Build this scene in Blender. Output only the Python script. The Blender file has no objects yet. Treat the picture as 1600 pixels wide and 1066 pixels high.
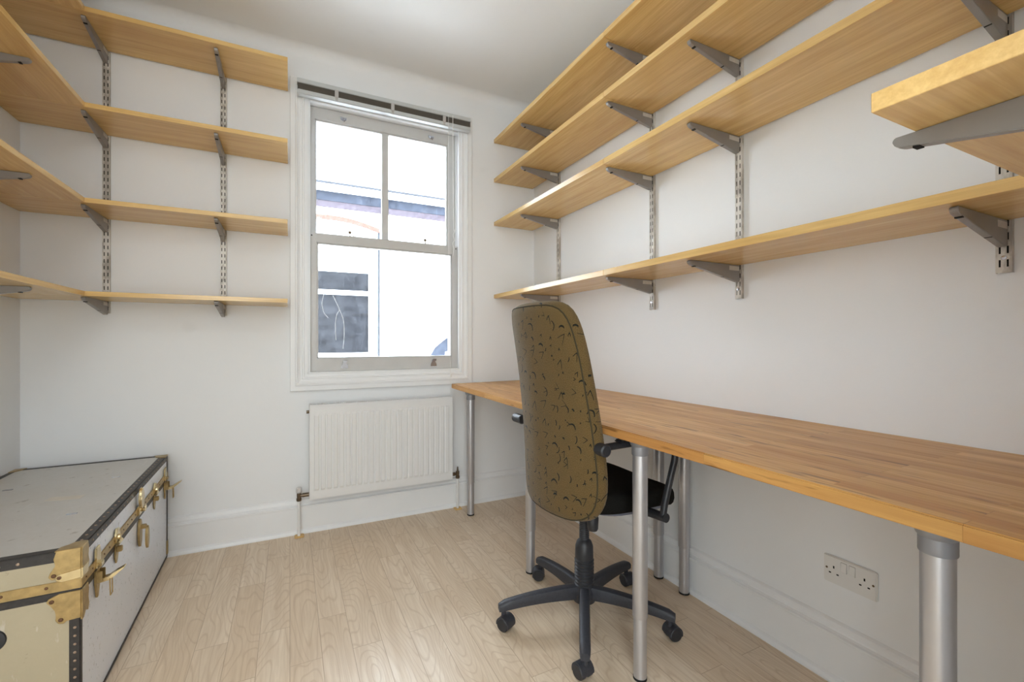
import bpy, bmesh, math, random
from mathutils import Vector, Matrix
random.seed(7)
PI = math.pi
S = bpy.context.scene
COL = S.collection

RX, LX, BY, CZ = 1.541, -1.075, 2.755, 2.70     # right wall, left wall, window wall, ceiling
# ------------------------------------------------------------------ camera, world, light, exposure
F_PX, YAW, EYE = 698.5, math.radians(26.42), 1.065
cam = bpy.data.cameras.new('camera'); camo = bpy.data.objects.new('camera', cam); COL.objects.link(camo)
cam.sensor_width = 36.0; cam.lens = F_PX / 1600 * 36.0; cam.clip_start = 0.02
camo.location = (0, 0, EYE); camo.rotation_euler = (PI / 2, 0, -YAW)
S.camera = camo

w = bpy.data.worlds.new('sky'); S.world = w; w.use_nodes = True
bg = w.node_tree.nodes['Background']; bg.inputs[0].default_value = (0.80, 0.90, 1.0, 1); bg.inputs[1].default_value = 17.0

def area(name, loc, rot, sx, sy, power, col=(1, 1, 1), portal=False, spread=PI):
    l = bpy.data.lights.new(name, 'AREA'); l.shape = 'RECTANGLE'; l.size = sx; l.size_y = sy; l.energy = power; l.color = col
    l.spread = spread
    if portal: l.cycles.is_portal = True
    o = bpy.data.objects.new(name, l); COL.objects.link(o); o.location = loc; o.rotation_euler = rot
    return o
area('window_sky_portal', (0.54, 2.92, 1.66), (-PI / 2, 0, 0), 0.95, 1.6, 1, portal=True)
area('rear_fill', (-0.60, -1.75, 1.35), (PI / 2, 0, -math.radians(28)), 0.9, 2.2, 39, (0.86, 0.92, 0.93))  # added fill behind the camera; the rear wall has no door
area('side_fill', (LX + 0.02, -0.55, 1.0), (PI / 2, 0, -math.radians(78)), 0.8, 1.9, 16, (0.78, 0.92, 1.0))  # added fill from the left to lift the right wall; no doorway there
area('rear_overhead_fill', (0.0, -0.75, 2.62), (0, 0, 0), 0.7, 0.7, 16, (0.82, 0.93, 1.0))  # added overhead fill behind the camera, with no fixture

S.view_settings.view_transform = 'Standard'; S.view_settings.look = 'None'
S.view_settings.exposure = 0.0; S.view_settings.gamma = 1.0; S.view_settings.use_curve_mapping = False
S.cycles.use_denoising = True
S.cycles.max_bounces = 10; S.cycles.diffuse_bounces = 6; S.cycles.glossy_bounces = 4
S.cycles.transparent_max_bounces = 12; S.cycles.sample_clamp_indirect = 24.0
S.cycles.caustics_reflective = False; S.cycles.caustics_refractive = False


# ------------------------------------------------------------------ materials
def lin(r, g, b):
    f = lambda c: (c / 255 / 12.92) if c / 255 <= 0.04045 else ((c / 255 + 0.055) / 1.055) ** 2.4
    return (f(r), f(g), f(b), 1)
class NT:
    def __init__(s, name):
        s.m = bpy.data.materials.new(name); s.m.use_nodes = True; s.t = s.m.node_tree
        s.b = s.t.nodes['Principled BSDF']; s.out = s.t.nodes['Material Output']
    def n(s, kind, **kw):
        nd = s.t.nodes.new(kind)
        for k, v in kw.items():
            if k.startswith('i_'):
                key = k[2:]; key = int(key) if key.isdigit() else key.replace('_', ' ')
                s.set(nd.inputs[key], v)
            else: setattr(nd, k, v)
        return nd
    def set(s, sock, v):
        if isinstance(v, bpy.types.NodeSocket): s.t.links.new(v, sock)
        else: sock.default_value = v
    def math(s, op, a, b=0.0, c=None):
        nd = s.t.nodes.new('ShaderNodeMath'); nd.operation = op
        s.set(nd.inputs[0], a); s.set(nd.inputs[1], b)
        if c is not None: s.set(nd.inputs[2], c)
        return nd.outputs[0]
    def mix(s, fac, a, b, mode='MIX'):
        nd = s.t.nodes.new('ShaderNodeMix'); nd.data_type = 'RGBA'; nd.blend_type = mode
        s.set(nd.inputs[0], fac); s.set(nd.inputs[6], a); s.set(nd.inputs[7], b)
        return nd.outputs[2]
    def ramp(s, fac, stops, interp='LINEAR'):
        nd = s.t.nodes.new('ShaderNodeValToRGB'); cr = nd.color_ramp; cr.interpolation = interp
        while len(cr.elements) < len(stops): cr.elements.new(0.5)
        for e, (p, c) in zip(cr.elements, stops):
            e.position = p; e.color = c if len(c) == 4 else (*c, 1)
        s.set(nd.inputs[0], fac); return nd.outputs[0]
    def coords(s, scale=(1, 1, 1), offset_random=0.0, rot=(0, 0, 0)):
        tc = s.n('ShaderNodeTexCoord'); v = tc.outputs['Object']
        if offset_random:
            oi = s.n('ShaderNodeObjectInfo')
            k = s.math('MULTIPLY', oi.outputs['Random'], offset_random)
            cx = s.n('ShaderNodeCombineXYZ', i_0=k, i_1=k, i_2=k)
            a = s.n('ShaderNodeVectorMath', operation='ADD', i_0=v, i_1=cx.outputs[0]); v = a.outputs[0]
        mp = s.n('ShaderNodeMapping', i_Vector=v, i_Scale=scale, i_Rotation=rot)
        return mp.outputs[0]
    def noise(s, vec, scale, detail=4, rough=0.5, dist=0.0):
        nd = s.n('ShaderNodeTexNoise', i_Vector=vec, i_Scale=scale, i_Detail=detail, i_Roughness=rough, i_Distortion=dist)
        return nd.outputs[0]
    def cn(s, vec, scale, detail=4, rough=0.5, dist=0.0, lo=0.36, hi=0.64):
        nd = s.n('ShaderNodeMapRange', i_Value=s.noise(vec, scale, detail, rough, dist), i_1=lo, i_2=hi); return nd.outputs[0]
    def bump(s, h, strength=0.2, dist=0.002):
        nd = s.n('ShaderNodeBump', i_Strength=strength, i_Distance=dist, i_Height=h)
        s.t.links.new(nd.outputs[0], s.b.inputs['Normal'])
    def fin(s, col=None, rough=None, metal=None, spec=None):
        if col is not None: s.set(s.b.inputs['Base Color'], col)
        if rough is not None: s.set(s.b.inputs['Roughness'], rough)
        if metal is not None: s.set(s.b.inputs['Metallic'], metal)
        if spec is not None: s.set(s.b.inputs['Specular IOR Level'], spec)
        return s.m

def plain(name, col, rough=0.5, metal=0.0, var=0.06, nscale=30, bump=0.0, spec=None):
    m = NT(name); v = m.coords(offset_random=7.0)
    n = m.noise(v, nscale, 5)
    dk = tuple(c * (1 - var * 2) for c in col[:3]) + (1,)
    c = m.mix(n, dk, tuple(min(1, c * (1 + var)) for c in col[:3]) + (1,))
    if bump: m.bump(n, bump)
    return m.fin(c, rough, metal, spec)

def wall_mat(name, col, bump=0.25):
    m = NT(name); v = m.coords()
    big = m.noise(v, 1.6, 5, 0.6); fine = m.noise(v, 140, 3)
    c = m.mix(big, tuple(x * 0.955 for x in col[:3]) + (1,), col)
    spots = m.ramp(m.noise(v, 5.5, 2, 0.4), [(0.0, (0, 0, 0)), (0.70, (0, 0, 0)), (0.80, (1, 1, 1))])
    c = m.mix(m.math('MULTIPLY', spots, 0.10), c, (0.45, 0.43, 0.42, 1))
    m.bump(m.math('ADD', m.math('MULTIPLY', fine, 0.35), m.noise(v, 26, 4)), bump, 0.0015)
    return m.fin(c, 0.62)

def wood(name, axis, lo, hi, line, rough=0.20, spec=0.5):
    """long soft grain running along one axis"""
    m = NT(name)
    sc = [14, 14, 14]; sc[axis] = 1.0
    v = m.coords(tuple(sc), 9.0)
    a = m.cn(v, 1.6, 6, 0.6, 0.6)
    sc2 = [150, 150, 150]; sc2[axis] = 4.0
    fine = m.cn(m.coords(tuple(sc2), 9.0), 1.0, 3, 0.6)
    big = m.noise(m.coords((2, 2, 2), 9.0), 1.3, 3)
    sc3 = [3.2, 3.2, 3.2]; sc3[axis] = 0.8
    wv = m.n('ShaderNodeTexWave', wave_type='RINGS', rings_direction='XYZ'[axis], i_Vector=m.coords(tuple(sc3), 5.0), i_Scale=2.6, i_Distortion=6.0, i_Detail=3.0)
    c = m.mix(a, lo, hi)
    c = m.mix(m.math('MULTIPLY', m.ramp(wv.outputs['Fac'], [(0.0, (1, 1, 1)), (0.18, (0, 0, 0))]), 0.16), c, line)
    c = m.mix(m.math('MULTIPLY', fine, 0.30), c, line)
    c = m.mix(m.math('MULTIPLY', big, 0.22), c, hi)
    dash = [60, 60, 60]; dash[axis] = 9.0
    dd = m.ramp(m.noise(m.coords(tuple(dash), 3.0), 1.0, 2, 0.5), [(0, (0, 0, 0)), (0.72, (0, 0, 0)), (0.82, (1, 1, 1))])
    c = m.mix(m.math('MULTIPLY', dd, 0.35), c, line)
    m.bump(fine, 0.02)
    return m.fin(c, rough, spec=spec)

M = {}
M['wall'] = wall_mat('painted_plaster', (0.87, 0.877, 0.885, 1))
M['ceil'] = wall_mat('ceiling_paint', (0.87, 0.877, 0.885, 1), 0.12)
M['trim'] = plain('gloss_trim_paint', (0.86, 0.866, 0.872, 1), 0.35, var=0.02, nscale=8)
M['sash'] = plain('sash_paint', (0.60, 0.585, 0.565, 1), 0.4, var=0.04, nscale=12)
WLO, WHI, WLN = lin(212, 172, 106), lin(232, 196, 130), lin(180, 132, 74)
M['wood_x'] = wood('beech_veneer_along_x', 0, WLO, WHI, WLN)
M['wood_y'] = wood('beech_veneer_along_y', 1, WLO, WHI, WLN)
M['bracket'] = plain('grey_bracket_paint', lin(150, 146, 142), 0.42, 0.35, 0.05)
M['barcode'] = plain('bracket_hook_plate', lin(205, 200, 192), 0.5, 0.0, 0.1, 60)
M['chrome'] = plain('bright_metal', lin(190, 190, 195), 0.22, 1.0, 0.05)
M['steel'] = plain('brushed_leg_steel', lin(196, 196, 200), 0.36, 0.75, 0.04, 20)
M['collar'] = plain('grey_leg_plastic', lin(150, 152, 158), 0.4, 0.35, 0.04)
M['blackplastic'] = plain('black_plastic', lin(42, 43, 48), 0.42, var=0.15, nscale=50, bump=0.1)
M['dustyplastic'] = plain('dusty_blue_black_plastic', lin(54, 55, 62), 0.5, var=0.25, nscale=120)
M['seatfab'] = plain('black_seat_fabric', lin(30, 29, 27), 0.95, var=0.3, nscale=300, bump=0.3, spec=0.1)
M['bluegrey'] = plain('blue_grey_shell', lin(120, 128, 150), 0.6)
M['radiator'] = plain('white_enamel', (0.81, 0.805, 0.80, 1), 0.3, var=0.015)
M['plastic_white'] = plain('white_plastic', (0.78, 0.77, 0.75, 1), 0.3, var=0.01)
M['dark'] = plain('dark_void', lin(18, 16, 15), 0.9)
M['rubber'] = plain('black_rubber', lin(25, 25, 26), 0.8)
M['brassvalve'] = plain('tarnished_valve_metal', lin(120, 105, 88), 0.35, 0.9, 0.2, 90)
M['blindwhite'] = plain('blue_white_rail', lin(196, 199, 199), 0.35, var=0.02)
M['slat'] = plain('taupe_slats', lin(122, 114, 104), 0.45, var=0.1)
M['cord'] = plain('white_cord', (0.85, 0.84, 0.82, 1), 0.7)
M['paper'] = plain('paper_label', lin(215, 208, 196), 0.8)

def slotted_mat():
    m = NT('chipped_white_over_grey_metal'); v = m.coords((1, 1, 0.35), 11.0)
    n = m.noise(v, 26, 6, 0.65)
    c = m.ramp(n, [(0.0, lin(150, 143, 134)), (0.44, lin(172, 165, 156)), (0.56, lin(216, 212, 205)), (1, lin(226, 222, 216))])
    return m.fin(c, 0.45, 0.1)
M['upright'] = slotted_mat()

def floor_mat():
    m = NT('light_laminate_planks')
    tc = m.n('ShaderNodeTexCoord')
    sp = m.n('ShaderNodeSeparateXYZ', i_0=tc.outputs['Object'])
    vec = m.n('ShaderNodeCombineXYZ', i_0=sp.outputs[1], i_1=sp.outputs[0], i_2=0.0).outputs[0]
    def brick(c1, c2, mort):
        return m.n('ShaderNodeTexBrick', offset=0.37, offset_frequency=2, i_Vector=vec, i_Color1=c1, i_Color2=c2, i_Mortar=mort, i_Scale=1.0,
                   i_Mortar_Size=0.0012, i_Mortar_Smooth=0.2, i_Bias=0.0, i_Brick_Width=0.62, i_Row_Height=0.098)
    ran = brick((0, 0, 0, 1), (1, 1, 1, 1), (0.5, 0.5, 0.5, 1))
    rs = m.n('ShaderNodeSeparateColor', i_0=ran.outputs['Color']).outputs[0]
    off = m.math('MULTIPLY', rs, 37.0)
    ov = m.n('ShaderNodeCombineXYZ', i_0=off, i_1=m.math('MULTIPLY', off, 1.7), i_2=off).outputs[0]
    pv = m.n('ShaderNodeVectorMath', operation='ADD', i_0=tc.outputs['Object'], i_1=ov).outputs[0]
    g = m.cn(m.n('ShaderNodeMapping', i_Vector=pv, i_Scale=(110, 5, 110)).outputs[0], 1.0, 3, 0.6)
    # cathedral figure: contour lines of a stretched noise
    hn = m.noise(m.n('ShaderNodeMapping', i_Vector=pv, i_Scale=(9, 1.7, 9)).outputs[0], 1.0, 1, 0.4)
    ring = m.math('ABSOLUTE', m.math('SUBTRACT', m.math('FRACT', m.math('MULTIPLY', hn, 22.0)), 0.5))
    rl = m.ramp(ring, [(0.0, (1, 1, 1)), (0.16, (0, 0, 0))])
    soft = m.cn(m.n('ShaderNodeMapping', i_Vector=pv, i_Scale=(16, 2, 16)).outputs[0], 1.0, 4)
    base = m.mix(rs, lin(224, 203, 176), lin(235, 218, 195))
    base = m.mix(m.math('MULTIPLY', soft, 0.5), base, lin(212, 189, 160))
    base = m.mix(m.math('MULTIPLY', rl, 0.42), base, lin(185, 155, 122))
    base = m.mix(m.math('MULTIPLY', g, 0.40), base, lin(198, 172, 142))
    base = m.mix(m.math('MULTIPLY', ran.outputs['Fac'], 0.5), base, lin(150, 115, 82))
    kn = m.ramp(m.noise(m.n('ShaderNodeMapping', i_Vector=pv, i_Scale=(16, 7, 16)).outputs[0], 1.0, 2), [(0, (0, 0, 0)), (0.74, (0, 0, 0)), (0.84, (1, 1, 1))])
    base = m.mix(m.math('MULTIPLY', kn, 0.35), base, lin(165, 120, 80))
    m.bump(m.math('SUBTRACT', m.math('MULTIPLY', g, 0.15), ran.outputs['Fac']), 0.15, 0.0006)
    return m.fin(base, m.math('ADD', m.math('MULTIPLY', g, 0.12), 0.30), spec=0.45)
M['floor'] = floor_mat()

def worktop_mat():
    m = NT('oiled_stave_worktop')
    tc = m.n('ShaderNodeTexCoord')
    sp = m.n('ShaderNodeSeparateXYZ', i_0=tc.outputs['Object'])
    vec = m.n('ShaderNodeCombineXYZ', i_0=sp.outputs[1], i_1=m.math('ADD', sp.outputs[0], 0.0045), i_2=0.0).outputs[0]
    br = m.n('ShaderNodeTexBrick', offset=0.41, offset_frequency=2, i_Vector=vec, i_Color1=(0, 0, 0, 1), i_Color2=(1, 1, 1, 1), i_Mortar=(0.4, 0.4, 0.4, 1),
             i_Scale=1.0, i_Mortar_Size=0.0006, i_Mortar_Smooth=0.3, i_Brick_Width=0.46, i_Row_Height=0.041)
    rs = m.n('ShaderNodeSeparateColor', i_0=br.outputs['Color']).outputs[0]
    off = m.math('MULTIPLY', rs, 29.0)
    ov = m.n('ShaderNodeCombineXYZ', i_0=off, i_1=off, i_2=off).outputs[0]
    pv = m.n('ShaderNodeVectorMath', operation='ADD', i_0=tc.outputs['Object'], i_1=ov).outputs[0]
    g = m.cn(m.n('ShaderNodeMapping', i_Vector=pv, i_Scale=(95, 4, 95)).outputs[0], 1.0, 4, 0.62)
    s2 = m.cn(m.n('ShaderNodeMapping', i_Vector=pv, i_Scale=(22, 1.6, 22)).outputs[0], 1.0, 5, 0.6, 0.7)
    base = m.ramp(rs, [(0.0, lin(188, 136, 76)), (0.35, lin(206, 156, 90)), (0.7, lin(212, 166, 100)), (1.0, lin(222, 178, 114))])
    base = m.mix(m.math('MULTIPLY', s2, 0.6), base, lin(184, 130, 74))
    base = m.mix(m.math('MULTIPLY', g, 0.38), base, lin(160, 108, 58))
    dk = m.ramp(m.noise(m.n('ShaderNodeMapping', i_Vector=pv, i_Scale=(55, 5.5, 55)).outputs[0], 1.0, 3, 0.5), [(0, (0, 0, 0)), (0.62, (0, 0, 0)), (0.70, (1, 1, 1))])
    base = m.mix(m.math('MULTIPLY', dk, 0.7), base, lin(98, 62, 34))
    base = m.mix(m.math('MULTIPLY', br.outputs['Fac'], 0.35), base, lin(120, 76, 40))
    return m.fin(base, m.math('ADD', m.math('MULTIPLY', g, 0.10), 0.28), spec=0.22)
M['worktop'] = worktop_mat()

def back_fabric():
    m = NT('olive_fabric_with_dark_squiggles')
    tc = m.n('ShaderNodeTexCoord'); sp = m.n('ShaderNodeSeparateXYZ', i_0=tc.outputs['Object'])
    u = m.math('ADD', sp.outputs[1], m.math('MULTIPLY', sp.outputs[0], -0.85))
    P = m.n('ShaderNodeCombineXYZ', i_0=u, i_1=sp.outputs[2], i_2=0.0).outputs[0]
    masks = []
    for sc, sh in ((18.0, 0.0), (21.0, 0.37)):
        Ps = m.n('ShaderNodeVectorMath', operation='ADD', i_0=P, i_1=(sh, sh * 2, 0)).outputs[0]
        vo = m.n('ShaderNodeTexVoronoi', voronoi_dimensions='2D', feature='F1', i_Vector=Ps, i_Scale=sc, i_Randomness=0.65)
        d = m.n('ShaderNodeVectorMath', operation='SUBTRACT', i_0=Ps, i_1=vo.outputs['Position']).outputs[0]
        cs = m.n('ShaderNodeSeparateColor', i_0=vo.outputs['Color'])
        ang = m.math('ADD', m.math('MULTIPLY', cs.outputs[0], 2.4), 0.9)
        rot = m.n('ShaderNodeVectorRotate', rotation_type='Z_AXIS', i_Vector=d, i_Angle=ang).outputs[0]
        rr = m.n('ShaderNodeSeparateXYZ', i_0=rot)
        au = m.math('ABSOLUTE', rr.outputs[0])
        kk = m.math('MULTIPLY', m.math('GREATER_THAN', cs.outputs[1], 0.55), 1.5)
        bend = m.math('MULTIPLY', m.math('MULTIPLY', rr.outputs[0], rr.outputs[0]), 40.0)
        vv = m.math('ABSOLUTE', m.math('SUBTRACT', m.math('SUBTRACT', rr.outputs[1], m.math('MULTIPLY', au, kk)), bend))
        wid = m.math('LESS_THAN', vv, m.math('ADD', 0.0017, m.math('MULTIPLY', cs.outputs[0], 0.0016)))
        ln = m.math('LESS_THAN', au, m.math('ADD', 0.0026, m.math('MULTIPLY', m.math('POWER', cs.outputs[2], 1.3), 0.0150)))
        ok = m.math('MULTIPLY', wid, ln)
        if sh: ok = m.math('MULTIPLY', ok, m.math('GREATER_THAN', cs.outputs[1], 0.42))
        masks.append(ok)
    mask = m.math('MAXIMUM', masks[0], masks[1])
    weave = m.cn(P, 420, 2, 0.6)
    mot = m.noise(P, 26, 3)
    base = m.mix(weave, lin(64, 53, 31), lin(110, 93, 60))
    base = m.mix(m.math('MULTIPLY', mot, 0.35), base, lin(124, 92, 50))
    base = m.mix(m.math('MULTIPLY', mask, 0.97), base, lin(22, 27, 28))
    m.bump(weave, 0.4, 0.001)
    m.set(m.b.inputs['Sheen Weight'], 0.12)
    return m.fin(base, 0.95, spec=0.1)
M['backfab'] = back_fabric()

def trunk_panel(name, lo, hi, metal, rough):
    m = NT(name); v = m.coords((1, 1, 1))
    n = m.noise(v, 3.2, 6, 0.62); f = m.noise(v, 60, 5, 0.65)
    c = m.mix(n, lo, hi); c = m.mix(m.math('MULTIPLY', f, 0.35), c, lo)
    sc = m.ramp(m.noise(m.coords((38, 5, 14), 0, (0, 0, 0.5)), 1.0, 3, 0.6), [(0, (0, 0, 0)), (0.66, (0, 0, 0)), (0.74, (1, 1, 1))])
    c = m.mix(m.math('MULTIPLY', sc, 0.35), c, lin(225, 222, 216))
    sp = m.ramp(m.noise(v, 24, 4, 0.6), [(0, (1, 1, 1)), (0.30, (1, 1, 1)), (0.36, (0, 0, 0))])
    c = m.mix(m.math('MULTIPLY', sp, 0.4), c, lin(110, 92, 70))
    m.bump(n, 0.25, 0.01)
    return m.fin(c, m.math('ADD', m.math('MULTIPLY', f, 0.2), rough), metal)
M['trunk_top'] = trunk_panel('scuffed_grey_lid_metal', lin(190, 184, 174), lin(214, 214, 214), 0.2, 0.30)
M['trunk_side'] = trunk_panel('pale_galvanised_panel', lin(222, 227, 238), lin(242, 245, 250), 0.05, 0.20)
M['trunk_end'] = trunk_panel('cream_grey_end_panel', lin(172, 160, 134), lin(190, 178, 152), 0.1, 0.5)
M['trunk_black'] = plain('worn_black_binding', lin(58, 54, 52), 0.45, 0.1, 0.35, 80, 0.1)
M['brass'] = plain('aged_brass', lin(188, 162, 112), 0.34, 0.8, 0.3, 45)
M['brassbright'] = plain('bright_brass', lin(222, 204, 160), 0.2, 0.9, 0.12, 45)
M['rust'] = plain('rusty_rivet', lin(112, 82, 60), 0.5, 0.6, 0.25, 200)
M['rivet'] = plain('worn_rivet', lin(170, 148, 128), 0.4, 0.6, 0.2, 200)

def glass_mat():
    m = NT('dusty_window_glass'); t = m.t
    t.nodes.remove(m.b)
    tr = m.n('ShaderNodeBsdfTransparent'); gl = m.n('ShaderNodeBsdfGlossy', i_Roughness=0.03); df = m.n('ShaderNodeBsdfTranslucent', i_Color=(0.9, 0.93, 1, 1))
    v = m.coords((1, 1, 0.5)); f = m.noise(v, 90, 5, 0.7); b = m.noise(v, 3.5, 3)
    fr = m.n('ShaderNodeFresnel', i_IOR=1.45)
    dust = m.math('MULTIPLY', m.math('MULTIPLY', m.ramp(f, [(0.4, (0, 0, 0)), (0.75, (1, 1, 1))]), b), 0.035)
    mx = m.n('ShaderNodeMixShader', i_0=dust, i_1=tr.outputs[0], i_2=df.outputs[0])
    mx2 = m.n('ShaderNodeMixShader', i_0=m.math('MULTIPLY', fr.outputs[0], 0.7), i_1=mx.outputs[0], i_2=gl.outputs[0])
    t.links.new(mx2.outputs[0], m.out.inputs[0]); return m.m
M['glass'] = glass_mat()
def clear_plastic():
    m = NT('clear_plastic_clip')
    tr = m.n('ShaderNodeBsdfTransparent'); mx = m.n('ShaderNodeMixShader', i_0=0.55, i_1=tr.outputs[0], i_2=m.b.outputs[0])
    m.fin((0.8, 0.76, 0.74, 1), 0.15); m.t.links.new(mx.outputs[0], m.out.inputs[0]); return m.m
M['clip'] = clear_plastic()

def brick_mat():
    m = NT('white_painted_brick')
    tc = m.n('ShaderNodeTexCoord'); sp = m.n('ShaderNodeSeparateXYZ', i_0=tc.outputs['Object'])
    vec = m.n('ShaderNodeCombineXYZ', i_0=sp.outputs[0], i_1=sp.outputs[2], i_2=0.0).outputs[0]
    br = m.n('ShaderNodeTexBrick', i_Vector=vec, i_Color1=(0.80, 0.80, 0.78, 1), i_Color2=(0.86, 0.86, 0.85, 1), i_Mortar=(0.74, 0.73, 0.70, 1), i_Scale=1.0,
             i_Mortar_Size=0.006, i_Brick_Width=0.225, i_Row_Height=0.075)
    n = m.noise(m.coords((1, 1, 2.4)), 22, 4, 0.6)
    ch = m.ramp(n, [(0, (0, 0, 0)), (0.69, (0, 0, 0)), (0.74, (1, 1, 1))])
    c = m.mix(m.math('MULTIPLY', ch, 0.55), br.outputs['Color'], (0.25, 0.24, 0.22, 1))
    return m.fin(c, 0.85)
M['brick'] = brick_mat()
M['slates'] = plain('pale_slates', lin(205, 208, 212), 0.6, var=0.12, nscale=20)
M['gutter'] = plain('dark_gutter', lin(60, 62, 66), 0.5, var=0.25, nscale=40, spec=0.0)
M['soffit'] = plain('blue_grey_fascia', lin(54, 58, 67), 0.7, var=0.4, nscale=14, spec=0.0)
M['mauve'] = plain('mauve_brick_course', lin(76, 70, 76), 0.8, var=0.3, nscale=24, spec=0.0)
M['redbrick'] = plain('red_brick_arch', lin(98, 76, 68), 0.85, var=0.3, nscale=30, spec=0.0)
M['darkglass'] = plain('dark_far_glass', lin(43, 44, 47), 0.35, var=0.45, nscale=9, spec=0.0)
M['farwhite'] = plain('white_far_frame', (0.85, 0.86, 0.88, 1), 0.5)
M['ground'] = plain('yard_paving', (0.45, 0.45, 0.44, 1), 0.9)

# ------------------------------------------------------------------ mesh helpers
def new(): return bmesh.new()
def box(bm, x0, x1, y0, y1, z0, z1, bev=0.0, seg=2):
    vs = [bm.verts.new((x, y, z)) for x in (x0, x1) for y in (y0, y1) for z in (z0, z1)]
    fs = [(0, 1, 3, 2), (4, 6, 7, 5), (0, 4, 5, 1), (2, 3, 7, 6), (0, 2, 6, 4), (1, 5, 7, 3)]
    f = [bm.faces.new([vs[i] for i in q]) for q in fs]
    if bev:
        es = list({e for q in f for e in q.edges})
        bmesh.ops.bevel(bm, geom=es, offset=bev, segments=seg, affect='EDGES', clamp_overlap=True)
def prism(bm, pts, axis, a, b, bev=0.0, seg=2):
    """extrude a 2-D polygon along an axis from a to b; pts are the other two coordinates in order"""
    def P(p, t):
        if axis == 0: return (t, p[0], p[1])
        if axis == 1: return (p[0], t, p[1])
        return (p[0], p[1], t)
    A = [bm.verts.new(P(p, a)) for p in pts]; B = [bm.verts.new(P(p, b)) for p in pts]
    n = len(pts); fs = [bm.faces.new(A), bm.faces.new(B[::-1])]
    for i in range(n): fs.append(bm.faces.new((A[i], B[i], B[(i + 1) % n], A[(i + 1) % n])))
    if bev: bmesh.ops.bevel(bm, geom=list({e for f in fs for e in f.edges}), offset=bev, segments=seg, affect='EDGES', clamp_overlap=True)
def lathe(bm, prof, cx=0, cy=0, seg=28, mat=None):
    """prof: (r, z) list bottom to top, closed caps"""
    rings = []
    for r, z in prof:
        ring = [bm.verts.new((cx + r * math.cos(2 * PI * i / seg), cy + r * math.sin(2 * PI * i / seg), z)) for i in range(seg)]
        rings.append(ring)
    for a, b in zip(rings, rings[1:]):
        for i in range(seg): bm.faces.new((a[i], a[(i + 1) % seg], b[(i + 1) % seg], b[i]))
    bm.faces.new(rings[0][::-1]); bm.faces.new(rings[-1])
    if mat is not None:
        bmesh.ops.transform(bm, matrix=mat, verts=[v for r in rings for v in r])
def tube(bm, pts, r, seg=12, cap=True):
    pts = [Vector(p) for p in pts]; rad = r if isinstance(r, (list, tuple)) else [r] * len(pts)
    up = None; rings = []
    for i, p in enumerate(pts):
        t = (pts[min(i + 1, len(pts) - 1)] - pts[max(i - 1, 0)]).normalized()
        if up is None: up = t.orthogonal().normalized()
        else:
            up = (up - t * up.dot(t))
            up = up.normalized() if up.length > 1e-6 else t.orthogonal().normalized()
        s = t.cross(up)
        rings.append([bm.verts.new(p + (up * math.cos(2 * PI * k / seg) + s * math.sin(2 * PI * k / seg)) * rad[i]) for k in range(seg)])
    for a, b in zip(rings, rings[1:]):
        for k in range(seg): bm.faces.new((a[k], a[(k + 1) % seg], b[(k + 1) % seg], b[k]))
    if cap: bm.faces.new(rings[0][::-1]); bm.faces.new(rings[-1])
def smoothpath(ctrl, n=8):
    c = [Vector(p) for p in ctrl]; c = [c[0] * 2 - c[1]] + c + [c[-1] * 2 - c[-2]]; out = []
    for i in range(1, len(c) - 2):
        for k in range(n):
            t = k / n
            out.append(0.5 * ((2 * c[i]) + (c[i + 1] - c[i - 1]) * t + (2 * c[i - 1] - 5 * c[i] + 4 * c[i + 1] - c[i + 2]) * t * t + (3 * c[i] - c[i - 1] - 3 * c[i + 1] + c[i + 2]) * t ** 3))
    out.append(c[-2]); return out
def link(name, bm, mat, parent=None, loc=(0, 0, 0), rot=(0, 0, 0), smooth=False):
    bmesh.ops.recalc_face_normals(bm, faces=bm.faces)
    me = bpy.data.meshes.new(name); bm.to_mesh(me); bm.free()
    for mm in (mat if isinstance(mat, (list, tuple)) else [mat]): me.materials.append(mm)
    if smooth:
        me.polygons.foreach_set('use_smooth', [True] * len(me.polygons))
        me.set_sharp_from_angle(angle=math.radians(38))
    o = bpy.data.objects.new(name, me); COL.objects.link(o); o.parent = parent; o.location = loc; o.rotation_euler = rot
    return o
def tag(o, label=None, cat=None, group=None, kind=None):
    if label: o['label'] = label
    if cat: o['category'] = cat
    if group: o['group'] = group
    if kind: o['kind'] = kind
    return o
def thing(name, label, cat, loc=(0, 0, 0), rz=0.0, group=None):
    o = bpy.data.objects.new(name, None); COL.objects.link(o); o.location = loc; o.rotation_euler = (0, 0, rz); o.empty_display_size = 0.05
    return tag(o, label, cat, group)
def copy_tree(o, parent=None):
    kids = [k for k in bpy.data.objects if k.parent == o]
    c = o.copy(); COL.objects.link(c); c.parent = parent
    for k in kids: copy_tree(k, c)
    return c
def struct(name, bm, mat, smooth=False):
    return tag(link(name, bm, mat, smooth=smooth), kind='structure')

# ------------------------------------------------------------------ room shell
OX0, OX1, OZ0, OZ1 = 0.087, 1.0, 0.885, 2.440      # window opening
b = new(); box(b, LX - 0.1, RX + 0.1, -2.3, BY + 0.1, -0.1, 0.0); struct('floor', b, M['floor'])
b = new(); box(b, LX - 0.1, RX + 0.1, -2.3, BY + 0.3, CZ, CZ + 0.12); struct('ceiling', b, M['ceil'])
b = new()
box(b, LX - 0.1, OX0, BY, BY + 0.28, -0.1, CZ); box(b, OX1, RX + 0.1, BY, BY + 0.28, -0.1, CZ)
box(b, OX0, OX1, BY, BY + 0.28, -0.1, OZ0); box(b, OX0, OX1, BY, BY + 0.28, OZ1, CZ)
struct('wall_back', b, M['wall'])
b = new(); box(b, RX, RX + 0.12, -2.3, BY, -0.1, CZ); struct('wall_right', b, M['wall'])
b = new(); box(b, LX - 0.12, LX, -2.3, BY, -0.1, CZ); struct('wall_left', b, M['wall'])
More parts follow.
